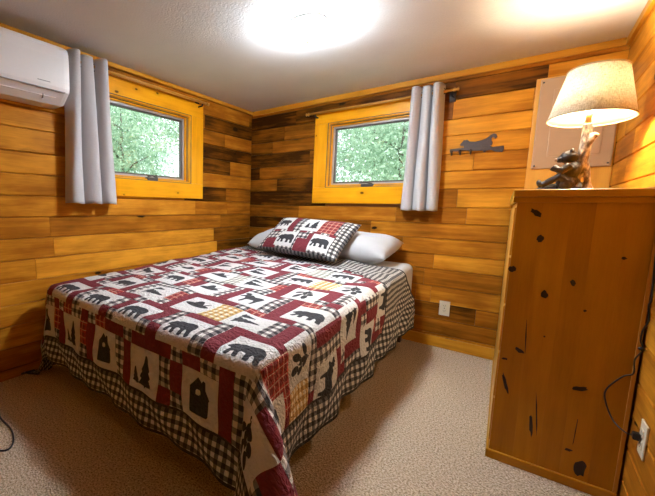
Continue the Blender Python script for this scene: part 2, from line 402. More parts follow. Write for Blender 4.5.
# ------------------------------------------------------------------ windows
def window(name, fr, hole, outer):
    a0, a1, z0, z1 = hole; o0, o1, p0, p1 = outer
    win = bpy.data.objects.new(name, None); C.objects.link(win); win['kind'] = 'structure'
    def rb(bm, a, b, z, w, d0, d1, grain, bevel=.003, mi=0):
        p, q = fr(a, z, d0), fr(b, w, d1)
        lo = tuple(min(p[i], q[i]) for i in range(3)); hi = tuple(max(p[i], q[i]) for i in range(3))
        add_box(bm, lo, hi, bevel, grain, mi=mi)
    ga = 0 if abs(fr(1, 0, 0)[0]-fr(0, 0, 0)[0]) > .5 else 1
    bm = newbm()
    rb(bm, o0, o1, z1-.004, p1, -.022, -.0005, ga); rb(bm, o0, o1, p0, z0+.004, -.022, -.0005, ga)
    rb(bm, o0, a0+.004, z0+.0045, z1-.0045, -.022, -.0005, 2); rb(bm, a1-.004, o1, z0+.0045, z1-.0045, -.022, -.0005, 2)
    recalc(bm); build('casing', bm, 'casing', win)
    bm = newbm(); t = .016                                          # jamb lining, stepped
    for k, (d0, d1, w) in enumerate(((-.016, .10, t), (.022, .10, t*1.9))):
        rb(bm, a0+.001, a1-.001, z1-w, z1-.001, d0, d1, ga, .002); rb(bm, a0+.001, a1-.001, z0+.001, z0+w, d0, d1, ga, .002)
        rb(bm, a0+.001, a0+w, z0+w, z1-w, d0, d1, 2, .002); rb(bm, a1-w, a1-.001, z0+w, z1-w, d0, d1, 2, .002)
    build('jamb', bm, 'casing', win)
    def ring(nm, w0, w1, d0, d1, m):
        bm = newbm()
        rb(bm, a0+w0, a1-w0, z1-w1, z1-w0, d0, d1, ga, .002); rb(bm, a0+w0, a1-w0, z0+w0, z0+w1, d0, d1, ga, .002)
        rb(bm, a0+w0, a0+w1, z0+w1, z1-w1, d0, d1, 2, .002); rb(bm, a1-w1, a1-w0, z0+w1, z1-w1, d0, d1, 2, .002)
        return build(nm, bm, m, win)
    ring('weatherstrip_shadow', .0165, .0205, .012, .040, 'win_dark'); ring('reveal_shadow', .0006, .005, -.0235, -.012, 'win_dark')  # dark rings paint in shadow gaps at the jamb steps and casing edge
    ring('sash', .0305, .046, .045, .088, 'win_metal'); ring('gasket', .046, .058, .055, .085, 'win_dark')
    bm = newbm(); rb(bm, a0+.05, a1-.05, z0+.05, z1-.05, .068, .071, ga, 0); build('pane', bm, 'glass', win)
    c = (a0+a1)/2
    bm = newbm(); rb(bm, c-.055, c+.055, z0+.004, z0+.030, -.022, .018, ga, .007)
    P = [fr(c+.045, z0+.030, -.018), fr(c-.01, z0+.043, -.028), fr(c-.06, z0+.036, -.032)]; add_tube(bm, P, .0075, 8)
    build('crank_handle', bm, 'steel', win)
    return win
window('window_1', fb, WB, (.775, 1.815, 1.150, 2.008))
window('window_2', fl, WL, (-1.95, -.783, 1.172, 2.03))

# ------------------------------------------------------------------ curtain rods and curtains
def rod(fr, a0, a1, z, off, label, bracket):
    t = thing('curtain_rod', label, 'curtain rod', fr((a0+a1)/2, z, 0), 0, 'wooden curtain rods')
    o = Vector(t.location)
    def P(a, zz, d): return Vector(fr(a, zz, d)) - o
    bm = newbm(); add_tube(bm, [P(a0, z, -off), P(a1, z, -off)], .0105, 12); build('pole', bm, 'rod', t, True)
    for a, s in ((a0, -1), (a1, 1)):
        bm = newbm(); add_tube(bm, [P(a-s*.004, z, -off), P(a+s*.006, z, -off), P(a+s*.018, z, -off), P(a+s*.03, z, -off), P(a+s*.036, z, -off)], [.012, .016, .009, .015, .004], 12)
        build('finial', bm, 'rod', t, True)
    for a in bracket:
        bm = newbm()
        lo, hi = P(a-.022, z-.07, -.012), P(a+.022, z+.02, 0)
        add_box(bm, [min(lo[i], hi[i]) for i in range(3)], [max(lo[i], hi[i]) for i in range(3)], .004)
        add_tube(bm, [P(a, z-.03, -.01), P(a, z-.03, -off+.002), P(a, z-.012, -off)], .007, 8)
        build('bracket', bm, 'black_metal', t)
    return t
rod(fb, .735, 1.905, 1.985, .075, 'slim wooden curtain rod above the window on the wall behind the bed', (.80, 1.892))
rod(fl, -2.078, -.80, 2.035, .075, 'slim wooden curtain rod above the left wall window near air conditioner', (-2.06, -.85))
def curtain(fr, top, bot, zt, zb, off, waves, phase, amp, label):
    """top, bot: (a0, a1) extents along the wall"""
    o = Vector(fr((top[0]+top[1])/2, zb, 0))
    bm = newbm(); nu, nv = 120, 40; rows = []
    for j in range(nv+1):
        v = j/nv; z = zt + (zb-zt)*v; row = []
        for i in range(nu+1):
            u = i/nu
            a = (top[0]+(bot[0]-top[0])*v)*(1-u) + (top[1]+(bot[1]-top[1])*v)*u
            ph = 2*PI*waves*u + phase
            am = amp*(1 - .18*v) * (1+.25*math.sin(3.1*u*PI+2*v))
            sh_ = 2*abs(math.sin(ph/2))**.5 - 1
            d = off + am*sh_ + .005*math.sin(9*u+5*v)
            a += -.004*math.sin(ph)*(1-.25*v) + .006*math.sin(4*v+6*u)*v
            row.append(bm.verts.new(Vector(fr(a, z + .003*math.sin(ph)*v, -d)) - o))
        rows.append(row)
    for j in range(nv):
        for i in range(nu):
            f = bm.faces.new((rows[j][i], rows[j][i+1], rows[j+1][i+1], rows[j+1][i])); f.smooth = True
    recalc(bm)
    t = thing('curtain', label, 'curtain', o, 0, 'grey grommet curtains')
    c = build('cloth', bm, 'curtain_fabric', t, True)
    s = c.modifiers.new('thick', 'SOLIDIFY'); s.thickness = .0035; s.offset = 0
    # grommets where the cloth crosses the rod
    nG = int(waves*2)
    for k in range(nG):
        u = ((k//2)*2*PI + (.505 if k % 2 == 0 else 2*PI-.505) - phase)/(2*PI*waves)
        if not .03 < u < .97: continue
        a = top[0]*(1-u) + top[1]*u
        bm = newbm(); zz = zt-.052 if True else 0
        ctr = Vector(fr(a, zz, -off)) - o; ax = (Vector(fr(1, 0, 0))-Vector(fr(0, 0, 0))).normalized(); dd = (Vector(fr(0,0,1))-Vector(fr(0,0,0))).normalized()
        sg = 1 if k % 2 == 0 else -1
        nx = (ax*.75 + dd*sg*.66).normalized(); e1 = nx.cross(Vector((0,0,1))).normalized(); e2 = Vector((0,0,1))
        pts = [ctr + (e1*math.cos(q) + e2*math.sin(q))*.0205 for q in [2*PI*i/20 for i in range(21)]]
        add_tube(bm, pts, .0042, 8, cap=False); build('grommet', bm, 'black_metal', t, True)
    return t
curtain(fb, (1.622, 1.845), (1.605, 1.868), 2.040, 1.098, .075, 3.0, .15, .058, 'light grey curtain pushed to the right side of the window behind the bed')
curtain(fl, (-2.09, -1.80), (-2.105, -1.735), 2.080, 1.112, .075, 3.0, .15, .058, 'grey curtain hanging next to the air conditioner on the left wall')

# ------------------------------------------------------------------ air conditioner
ac = thing('air_conditioner', 'white wall mounted air conditioner high on the left wall by the ceiling', 'air conditioner', (0, -2.53, 1.715))
prof = [(0, .0), (.115, .0), (.165, .035), (.198, .062), (.204, .085), (.206, .25), (.203, .30), (.192, .322), (.165, .328), (0, .328)]
def ac_ring(bm, y, s, dz=0):
    c = (.10, .165); return [bm.verts.new((max(0, c[0]+(x-c[0])*s) if x > 0 else 0, y, c[1]+(z-c[1])*s)) for x, z in prof]
bm = newbm(); ys = [(-.405, .90), (-.40, .955), (-.388, .985), (-.37, 1.0), (.37, 1.0), (.388, .985), (.40, .955), (.405, .90)]
rings = [ac_ring(bm, y, s) for y, s in ys]
for a, b in zip(rings, rings[1:]):
    for k in range(len(prof)-1): bm.faces.new((a[k], a[k+1], b[k+1], b[k]))
    bm.faces.new((a[-1], a[0], b[0], b[-1]))
bm.faces.new(rings[0]); bm.faces.new(rings[-1][::-1]); recalc(bm)
body = build('body', bm, 'white_plastic', ac)
bm = newbm()                                                        # louver flap under the front
add_prism(bm, [(.120, -.002), (.167, .030), (.164, .034), (.117, .003)], lambda a, b, d: (a, -.33+d, b), .66); recalc(bm); build('louver', bm, 'white_plastic', ac)
bm = newbm(); add_box(bm, (.197, -.372, .060), (.2085, .372, .0645), .001); add_box(bm, (.150, .255, .0145), (.172, .2575, .040)); build('seam', bm, 'grey_plastic', ac)
bm = newbm(); add_box(bm, (.204, .215, .100), (.2075, .285, .104), .0008); build('nameplate', bm, 'grey_plastic', ac)

# ------------------------------------------------------------------ ceiling light
cl = thing('ceiling_light', 'round lit flush ceiling light with a frosted glass bowl', 'ceiling light', (1.372, -1.315, H-.0005))
bm = newbm(); add_lathe(bm, [(.02, 0), (.112, 0), (.116, -.004), (.116, -.012), (.110, -.016), (.02, -.016)], 48); recalc(bm); build('base_ring', bm, 'white_plastic', cl, False)
bm = newbm(); add_lathe(bm, [(.109, -.0165), (.116, -.028), (.115, -.044), (.104, -.064), (.080, -.079), (.045, -.088), (.012, -.091)], 48); recalc(bm); build('glass_bowl', bm, 'bowl', cl, True)
bm = newbm(); add_lathe(bm, [(.011, -.0915), (.012, -.096), (.008, -.102), (.003, -.105)], 16); recalc(bm); build('finial', bm, 'brass', cl, True)

# ------------------------------------------------------------------ dresser (turned 2.3 degrees)
DR = math.radians(2.35)
dr = thing('dresser', 'tall knotty pine dresser standing end-on against the right wall', 'dresser', (2.367, -1.294, 0), DR)
DD, DL, DH = .395, 1.255, 1.198
bm = newbm()
for x0, x1, t in ((0, .082, .46), (.082, .165, .58), (.165, .232, .40), (.232, .315, .54), (.315, DD, .44)):
    add_box(bm, (x0, 0, 0), (x1, .022, DH-.032), .0004, 2, tone=t, seg=1)
build('side_panel', bm, 'dresser', dr)
bm = newbm(); add_box(bm, (.0, DL-.022, 0), (DD, DL, DH-.032), .002, 2); build('side_panel', bm, 'dresser', dr)
bm = newbm(); add_box(bm, (DD-.012, .0225, .02), (DD-.002, DL-.0225, DH-.033), 0, 2); build('back_panel', bm, 'dresser', dr)
bm = newbm(); add_box(bm, (-.016, -.022, DH-.030), (DD+.004, DL, DH), .005, 1); build('top', bm, 'dresser', dr)
bm = newbm(); add_box(bm, (-.014, -.010, DH-.052), (DD, -.0005, DH-.0305), .003, 0); add_box(bm, (-.014, -.010, DH-.052), (-.0005, DL-.001, DH-.0305), .003, 1); build('cornice', bm, 'dresser', dr)
bm = newbm(); add_box(bm, (-.012, -.014, .0), (DD, -.0005, .040), .004, 0); add_box(bm, (-.012, -.014, 0), (-.0005, DL, .040), .004, 1); build('plinth', bm, 'dresser', dr)
bm = newbm(); add_box(bm, (DD-.012, -.006, .041), (DD, -.0005, DH-.053), .002, 2); build('corner_strip', bm, 'dresser_front', dr)
bm = newbm(); add_box(bm, (.0008, .0225, .041), (.018, DL-.0225, DH-.053), .002, 1); build('front_frame', bm, 'dresser_front', dr)
for k in range(5):
    z0 = .06+k*.215
    bm = newbm(); add_box(bm, (-.0065, .035, z0), (.0002, DL-.035, z0+.205), .002, 1); build('drawer', bm, 'dresser_front', dr)

# dark knots let into the near side panel (shape of their own)
for x, z, rx, rz, rot in ((.062, 1.105, .020, .008, -.7), (.085, 1.000, .0085, .013, -.2), (.008, .865, .011, .011, 0), (.196, .835, .006, .011, .3), (.118, .775, .009, .014, .2),
                          (.320, .945, .006, .005, 0), (.062, .520, .014, .007, -.5), (.255, .415, .019, .008, .35), (.030, .36, .005, .038, .28), (.018, .47, .008, .004, 0), (.130, .205, .0055, .040, .12),
                          (.240, .73, .004, .004, 0), (.25, .15, .010, .005, .2), (.29, .09, .014, .030, 0), (.135, .60, .003, .003, 0), (.078, .585, .0016, .060, .05), (.142, .26, .002, .075, .10), (.262, .235, .0012, .05, -.03)):
    pts = []; rx *= 1.2; rz *= 1.15
    n = 14; rr = random.Random(int(x*1e4+z*1e3))
    for i in range(n):
        q = 2*PI*i/n; r = 1+rr.uniform(-.22, .22); a, b = rx*r*math.cos(q), rz*r*math.sin(q)
        pts.append((x + a*math.cos(rot) - b*math.sin(rot), z + a*math.sin(rot) + b*math.cos(rot)))
    bm = newbm(); add_prism(bm, pts, lambda a, b, d: (a, -.0008+d, b), .004); recalc(bm); build('knot', bm, 'knot', dr)

# ------------------------------------------------------------------ lamp
LX, LY, LZ = 2.578, -.86, DH
lamp = thing('table_lamp', 'table lamp with linen shade and black bear leaning on birch trunk', 'lamp', (LX, LY, LZ))
def remesh(o, vox, it=3):
    m = o.modifiers.new('join', 'REMESH'); m.mode = 'VOXEL'; m.voxel_size = vox; m.use_smooth_shade = True
    s = o.modifiers.new('soft', 'SMOOTH'); s.iterations = it; s.factor = .5
bm = newbm()
add_tube(bm, [(-.016, 0, 0), (-.016, 0, .04), (-.015, 0, .085), (-.007, 0, .135), (-.002, .0, .2), (-.001, 0, .27), (-.003, 0, .315)], [.022, .015, .014, .020, .021, .0185, .0175], 16)
add_tube(bm, [(.030, -.004, 0), (.022, -.002, .045), (.017, 0, .085), (.006, 0, .135)], [.021, .0125, .0125, .014], 12)
add_tube(bm, [(.002, -.006, .215), (.016, -.012, .245), (.026, -.017, .262)], [.014, .0125, .012], 12)
add_tube(bm, [(-.03, -.01, .0), (-.015, -.005, .02), (0, 0, .05)], [.018, .016, .012], 10)
recalc(bm); tr = build('trunk', bm, 'birch', lamp, True); remesh(tr, .0038, 1)
bm = newbm(); add_tube(bm, [(.0255, -.0168, .261), (.0285, -.0185, .2655)], [.0105, .010], 14); build('branch_end', bm, 'cutwood', lamp)
bm = newbm()
blob(bm, (-.042, -.014, .100), (.037, .040, .050), (0, .45, 0))           # torso leaning back on the trunk
blob(bm, (-.046, -.012, .052), (.040, .040, .036))                        # rump
blob(bm, (-.052, -.020, .166), (.034, .034, .031))                        # head
blob(bm, (-.083, -.026, .156), (.015, .017, .0145), (0, -.15, 0))         # snout
for yy in (-.044, .008): blob(bm, (-.045, yy, .193), (.0085, .007, .010)) # ears
add_tube(bm, [(-.048, -.046, .126), (-.072, -.056, .104), (-.096, -.054, .112), (-.106, -.052, .120)], [.019, .0165, .0145, .016], 10)
add_tube(bm, [(-.048, .024, .126), (-.075, .034, .108), (-.100, .030, .128)], [.019, .0165, .016], 10)
add_tube(bm, [(-.050, -.040, .050), (-.080, -.052, .076), (-.108, -.050, .056), (-.138, -.048, .036)], [.026, .019, .0155, .0135], 12)
blob(bm, (-.146, -.048, .044), (.0105, .012, .020), (0, -.3, 0))
add_tube(bm, [(-.045, .026, .040), (-.084, .040, .078), (-.112, .040, .058), (-.128, .038, .024)], [.026, .019, .0155, .014], 12)
blob(bm, (-.136, .038, .022), (.016, .012, .013))
blob(bm, (-.052, -.044, .040), (.030, .022, .030))
add_tube(bm, [(-.165, -.03, .006), (-.1, -.01, .010), (0, 0, .008)], [.012, .035, .045], 12)
recalc(bm); bear = build('bear_figurine', bm, 'bear', lamp, True); remesh(bear, .0034, 1); bear['label'] = 'black bear sitting against the trunk'
bm = newbm(); blob(bm, (-.093, -.028, .155), (.0095, .0105, .0085)); build('muzzle', bm, 'bear_muzzle', bear, True)
zs0, zs1 = .333, .547                                              # shade
bm = newbm(); add_lathe(bm, [(.1455, zs0), (.0995, zs1)], 64, cap=False); recalc(bm)
sh = build('lamp_shade', bm, None, lamp, True, mats=['shade', 'lining']); s = sh.modifiers.new('thick', 'SOLIDIFY'); s.thickness = .0015; s.offset = -1; s.material_offset = 1
sh.rotation_euler = (math.radians(-4.0), math.radians(1.8), 0); pv = Vector((0, 0, zs1-.012)); sh.location = pv + Vector((.006, 0, 0)) - Euler(sh.rotation_euler).to_matrix() @ pv
for r, z in ((.146, zs0), (.100, zs1)):
    bm = newbm(); add_tube(bm, [(r*math.cos(q), r*math.sin(q), z) for q in [2*PI*i/64 for i in range(65)]], .003, 6, cap=False); build('shade_rim', bm, 'trim_band', sh, True)
bm = newbm(); add_tube(bm, [(-.003, 0, .314), (-.003, 0, .345), (0, 0, .36)], [.011, .011, .015], 14); build('socket', bm, 'brass', lamp, True)
bm = newbm(); blob(bm, (0, 0, .410), (.028, .028, .036)); add_tube(bm, [(0,0,.361), (0,0,.385)], [.013, .02], 14); build('bulb', bm, 'bulb', lamp, True)
bm = newbm(); add_tube(bm, [(-.1, 0, zs1-.012), (.1, 0, zs1-.012)], .0016, 6); add_tube(bm, [(0, -.1, zs1-.012), (0, .1, zs1-.012)], .0016, 6); build('shade_spider', bm, 'brass', sh)
# cord: from the lamp foot, over the dresser end, down to the wall outlet
wc = [(2.61, -.84, 1.207), (2.70, -.95, 1.204), (2.735, -1.10, 1.204), (2.745, -1.25, 1.204), (2.748, -1.33, 1.198), (2.750, -1.332, 1.12), (2.752, -1.326, .96),
      (2.760, -1.318, .82), (2.756, -1.318, .787), (2.762, -1.318, .738), (2.752, -1.318, .695), (2.752, -1.318, .658), (2.760, -1.318, .628), (2.745, -1.318, .586), (2.747, -1.318, .534),
      (2.723, -1.318, .514), (2.688, -1.318, .451), (2.692, -1.320, .400), (2.715, -1.335, .345), (2.740, -1.385, .335), (2.748, -1.445, .362)]
def smooth_path(p, n=6):
    p = [Vector(q) for q in p]; out = []
    for i in range(len(p)-1):
        a, b, c, d = p[max(i-1, 0)], p[i], p[i+1], p[min(i+2, len(p)-1)]
        for k in range(n):
            t = k/n; out.append(.5*((2*b) + (c-a)*t + (2*a-5*b+4*c-d)*t*t + (3*b-a-3*c+d)*t**3))
    return out + [p[-1]]
off = Vector((LX, LY, LZ))
bm = newbm(); add_tube(bm, [q-off for q in smooth_path(wc)], .0027, 8); crd = build('power_cord', bm, 'cord', lamp, True)
bm = newbm(); blob(bm, Vector((2.757, -1.318, .630))-off, (.010, .007, .007)); build('cord_tie', bm, 'cord', crd, True)
bm = newbm(); add_box(bm, Vector((2.742, -1.462, .350))-off, Vector((2.7595, -1.436, .374))-off, .004); build('plug', bm, 'cord', crd)

# ------------------------------------------------------------------ outlets
def outlet(fr, a, z, label, w=.072, h=.117):
    t = thing('wall_outlet', label, 'outlet', fr(a, z, 0), 0, 'wall outlets'); o = Vector(t.location)
    def bx(bm, a0, a1, z0, z1, d0, d1, bev):
        p, q = Vector(fr(a+a0, z+z0, -d0))-o, Vector(fr(a+a1, z+z1, -d1))-o
        add_box(bm, [min(p[i], q[i]) for i in range(3)], [max(p[i], q[i]) for i in range(3)], bev)
    bm = newbm(); bx(bm, -w/2, w/2, -h/2, h/2, 0.0003, .0065, .0025); build('cover_plate', bm, 'ivory', t)
    for s in (-1, 1):
        bm = newbm(); bx(bm, -.0165, .0165, s*.0195-.014, s*.0195+.014, .006, .0085, .0015); k = build('socket', bm, 'ivory', t)
        bm = newbm()
        for q in (-.0065, .0065): bx(bm, q-.0012, q+.0012, s*.0195-.002, s*.0195+.007, .0082, .0088, 0)
        bx(bm, -.002, .002, s*.0195-.010, s*.0195-.006, .0082, .0088, 0); build('slots', bm, 'dark_plastic', k)
    bm = newbm(); bx(bm, -.003, .003, -.003, .003, .006, .0075, .001); build('screw', bm, 'steel', t)
    return t
outlet(fb, 1.965, .327, 'ivory wall outlet low on the back wall between bed and dresser')
outlet(frr, -1.458, .360, 'ivory wall outlet low on right wall with lamp cord plugged in')

# ------------------------------------------------------------------ electrical panel
ep = thing('electrical_panel', 'tan metal breaker panel cover on a pine board behind the lamp', 'electrical panel', (2.569, 0, 1.68))
bm = newbm(); add_box(bm, (-.202, -.012, -.60), (.199, -.0003, .298), .003, 2, tone=.6); build('backboard', bm, 'backboard', ep)
bm = newbm(); add_box(bm, (-.180, -.028, -.290), (.190, -.0125, .288), .006, 2); build('cover', bm, 'panel_paint', ep)
bm = newbm(); add_box(bm, (-.110, -.034, -.215), (.135, -.0285, .215), .005, 2); dd = build('door', bm, 'panel_paint', ep)
bm = newbm(); add_box(bm, (.095, -.038, -.02), (.118, -.0345, .02), .0015); build('latch', bm, 'panel_paint', dd)
for x in (-.165, .175):
    for z in (-.27, .265):
        bm = newbm(); add_tube(bm, [(x, -.0275, z), (x, -.0315, z)], [.006, .004], 10); build('screw', bm, 'steel', ep, True)

# ------------------------------------------------------------------ rifle coat rack
rk = thing('coat_rack', 'small dark metal rifle and animal wall rack with three hooks', 'coat rack', (2.07, 0, 1.550))
bm = newbm()
rifle = [(-.165,.000),(-.165,.017),(-.02,.022),(.03,.020),(.045,.026),(.075,.026),(.085,.018),(.100,.010),(.160,.014),(.163,-.010),(.155,-.030),(.115,-.022),(.085,-.008),(.06,-.012),(.056,-.022),(.046,-.022),(.043,-.010),(-.03,-.006),(-.06,.0)]
add_prism(bm, rifle[::-1], lambda a, b, d: (a, -.013+d, b), .0129); recalc(bm); build('rifle', bm, 'bronze', rk)
bm = newbm()
animal = [(-.105,.045),(-.085,.068),(-.082,.080),(-.074,.074),(-.060,.078),(-.045,.062),(-.010,.058),(.030,.066),(.058,.076),(.078,.096),(.096,.104),(.112,.096),(.118,.080),(.106,.066),(.100,.076),(.092,.082),(.084,.072),(.086,.058),(.094,.044),(.090,.024),(.06,.022),(.03,.020),(-.03,.019),(-.075,.020),(-.080,.036),(-.098,.036)]
add_prism(bm, animal[::-1], lambda a, b, d: (a, -.0085+d, b), .0084); recalc(bm); build('animal_cutout', bm, 'bronze', rk)
for x in (-.15, -.095, -.03):
    bm = newbm(); add_tube(bm, smooth_path([(x, -.008, .005), (x, -.010, -.018), (x, -.022, -.030), (x, -.034, -.024), (x, -.038, -.012)], 4), .0045, 8)
    blob(bm, (x, -.038, -.008), (.010, .010, .010), sub=2); build('hook', bm, 'bronze', rk, True)

# ------------------------------------------------------------------ fabrics of the quilt
def fabric(name, fn, motif=False, rough=.85):
    m, nt, out = new_mat(name)
    uv = N(nt, 'ShaderNodeUVMap'); sep = N(nt, 'ShaderNodeSeparateXYZ'); L(nt, uv.outputs[0], sep.inputs[0])
    nz = N(nt, 'ShaderNodeTexNoise'); nz.inputs['Scale'].default_value = 42; nz.inputs['Detail'].default_value = 2; nz.inputs['Distortion'].default_value = 1.2; L(nt, uv.outputs[0], nz.inputs['Vector'])
    fine = N(nt, 'ShaderNodeTexNoise'); fine.inputs['Scale'].default_value = 420; L(nt, uv.outputs[0], fine.inputs['Vector'])
    col = fn(nt, sep.outputs[0], sep.outputs[1])
    if motif:
        at = N(nt, 'ShaderNodeAttribute', attribute_name='motif')
        mr = math_(nt, 'MULTIPLY', math_(nt, 'ADD', at.outputs['Fac'], .0009), 550.0, clamp=True)
        col = mixc(nt, mr, col, (.022,.023,.030))
    col = mixc(nt, math_(nt, 'MULTIPLY', fine.outputs[0], .12), col, (.3,.28,.26))
    p = principled(nt, out, Base_Color=col, Roughness=rough); p.inputs['Specular IOR Level'].default_value = .2
    L(nt, bump(nt, nz.outputs[0], 1.0, .018), p.inputs['Normal']); return m
def frac_lt(nt, x, period, duty=.5):
    return math_(nt, 'LESS_THAN', math_(nt, 'FRACT', math_(nt, 'ADD', math_(nt, 'DIVIDE', x, period), 100.0)), duty)
def gingham(period, white, mid, dark, dutyu=.5):
    def fn(nt, u, v):
        s = math_(nt, 'ADD', frac_lt(nt, u, period, dutyu), frac_lt(nt, v, period))
        a = mixc(nt, math_(nt, 'GREATER_THAN', s, .5), white, mid)
        return mixc(nt, math_(nt, 'GREATER_THAN', s, 1.5), a, dark)
    return fn
def plaid(base, d, l, period):
    def fn(nt, u, v):
        s = math_(nt, 'ADD', frac_lt(nt, u, period), frac_lt(nt, v, period))
        a = mixc(nt, math_(nt, 'MULTIPLY', s, .38), base, d)
        t = math_(nt, 'MAXIMUM', frac_lt(nt, math_(nt, 'ADD', u, period*.22), period, .09), frac_lt(nt, math_(nt, 'ADD', v, period*.22), period, .09))
        return mixc(nt, math_(nt, 'MULTIPLY', t, .7), a, l)
    return fn
def solid(c, d=None):
    def fn(nt, u, v):
        n = N(nt, 'ShaderNodeTexNoise'); n.inputs['Scale'].default_value = 90; cb = N(nt, 'ShaderNodeCombineXYZ'); L(nt, u, cb.inputs[0]); L(nt, v, cb.inputs[1]); L(nt, cb.outputs[0], n.inputs['Vector'])
        return mixc(nt, n.outputs[0], c, d or tuple(x*.8 for x in c))
    return fn
BLK, CRM = (.020,.021,.026), (.70,.67,.62)
F = ['cream', 'red', 'check', 'redplaid', 'gold', 'border', 'sage', 'binding']
M['f_cream'] = fabric('cream_calico', solid((.67,.66,.645), (.61,.60,.58)), motif=True)
M['f_red'] = fabric('barn_red_cotton', solid((.215,.012,.026), (.12,.007,.016)))
M['f_check'] = fabric('black_gingham', gingham(.044, CRM, (.20,.18,.175), BLK))
M['f_redplaid'] = fabric('red_plaid', plaid((.42,.035,.03), (.10,.012,.015), (.60,.50,.36), .04))
M['f_gold'] = fabric('gold_gingham', gingham(.036, (.80,.72,.55), (.58,.38,.14), (.36,.20,.06)))
M['f_border'] = fabric('fine_black_gingham', gingham(.036, (.68,.65,.60), (.14,.13,.125), BLK))
M['f_sage'] = fabric('pale_check', gingham(.04, (.72,.68,.60), (.42,.41,.36), (.20,.20,.18)))
M['f_binding'] = fabric('dark_binding', solid((.03,.024,.026)))
fabmats = ['f_'+f for f in F]

def ell(cx, cy, rx, ry, rot=0, n=14):
    return [(cx + rx*math.cos(q)*math.cos(rot) - ry*math.sin(q)*math.sin(rot), cy + rx*math.cos(q)*math.sin(rot) + ry*math.sin(q)*math.cos(rot)) for q in [2*PI*i/n for i in range(n)]]
BEAR = [[(-.48,.0),(-.44,.09),(-.40,.15),(-.37,.21),(-.31,.18),(-.2,.25),(-.05,.23),(.12,.27),(.27,.26),(.40,.17),(.45,.02),(.43,-.10),(.47,-.28),(.32,-.29),(.29,-.13),(.23,-.08),(.19,-.14),(.21,-.28),(.06,-.29),(.06,-.10),(-.08,-.07),(-.11,-.14),(-.07,-.28),(-.21,-.29),(-.22,-.12),(-.27,-.11),(-.31,-.29),(-.44,-.29),(-.36,-.11),(-.35,-.04),(-.45,-.06)]]
BEAR2 = [[(-x*.95, y*1.02) for x, y in BEAR[0]]]
def tree(cx, y0, h, w):
    p = [(cx-.02, y0), (cx-.02, y0+.1*h)]
    L_ = []; n = 4
    for i in range(n):
        a = y0+.1*h + (.9*h)*i/n; b = y0+.1*h + .9*h*(i+1)/n
        L_ += [(w*(1-i/n), a), (w*(1-i/n)*.45, b-.02*h)]
    left = [(cx-q, y) for q, y in L_]; right = [(cx+q, y) for q, y in L_][::-1]
    return p + left + [(cx, y0+h)] + right + [(cx+.02, y0+.1*h), (cx+.02, y0)]
TREES = [tree(.12, -.40, .80, .25), tree(-.23, -.38, .48, .17)]
TREES_SIDE = [[(y*1.0, -x) for x, y in t][::-1] for t in TREES]
CABIN = [[(-.26,-.36),(-.30,.12),(-.33,.13),(-.05,.42),(.08,.30),(.08,.40),(.17,.38),(.17,.20),(.30,.05),(.26,.03),(.24,-.36)]]
CABIN_HOLE = [(-.14,.02),(-.14,.14),(.0,.14),(.0,.02)]
LEAF = [ell(-.22,.12,.14,.09,.6), ell(.05,.2,.15,.09,-.5), ell(.2,-.02,.13,.09,-1.1), ell(-.12,-.22,.09,.19,-.25), ell(.14,-.28,.09,.17,.2), ell(0,.02,.06,.16,.5), ell(-.02,.36,.03,.12,.5)]
MOOSE = [[(-.40,.12),(-.46,.02),(-.42,-.02),(-.30,.06),(-.24,-.05),(-.25,-.38),(-.17,-.38),(-.14,-.1),(.12,-.1),(.16,-.2),(.14,-.38),(.22,-.38),(.28,-.15),(.36,.02),(.36,.12),(.2,.17),(-.02,.16),(-.14,.26),(-.24,.22),(-.22,.36),(-.30,.30),(-.32,.40),(-.40,.32),(-.44,.38),(-.46,.26),(-.34,.2)]]
CANOE = [ell(0,0,.42,.12,.0,18), [(-.2,.1),(-.12,.3),(.02,.32),(.14,.12)], [(.05,-.02),(.3,.3),(.34,.27),(.1,-.05)]]
def sdf(px, py, poly):
    n = len(poly); d = np.full(px.shape, 1e9); ins = np.zeros(px.shape, bool)
    for i in range(n):
        x0, y0 = poly[i]; x1, y1 = poly[(i+1) % n]; ex, ey = x1-x0, y1-y0
        t = np.clip(((px-x0)*ex + (py-y0)*ey)/(ex*ex+ey*ey+1e-12), 0, 1)
        d = np.minimum(d, (px-x0-t*ex)**2 + (py-y0-t*ey)**2)
        c = ((y0 > py) != (y1 > py)) & (px < (x1-x0)*(py-y0)/(y1-y0+1e-12)+x0); ins ^= c
    return np.where(ins, 1, -1)*np.sqrt(d)
def motif_sdf(kind, px, py, size):
    polys = kind[0]; s = np.full(px.shape, -1.0)
    for p in polys: s = np.maximum(s, sdf(px, py, p))
    if kind[1]: s = np.minimum(s, -sdf(px, py, kind[1]))
    return s*size
KINDS = {'bear': (BEAR, None), 'bear2': (BEAR2, None), 'trees': (TREES, None), 'trees_side': (TREES_SIDE, None), 'cabin': (CABIN, CABIN_HOLE), 'leaf': (LEAF, None), 'moose': (MOOSE, None), 'canoe': (CANOE, None)}

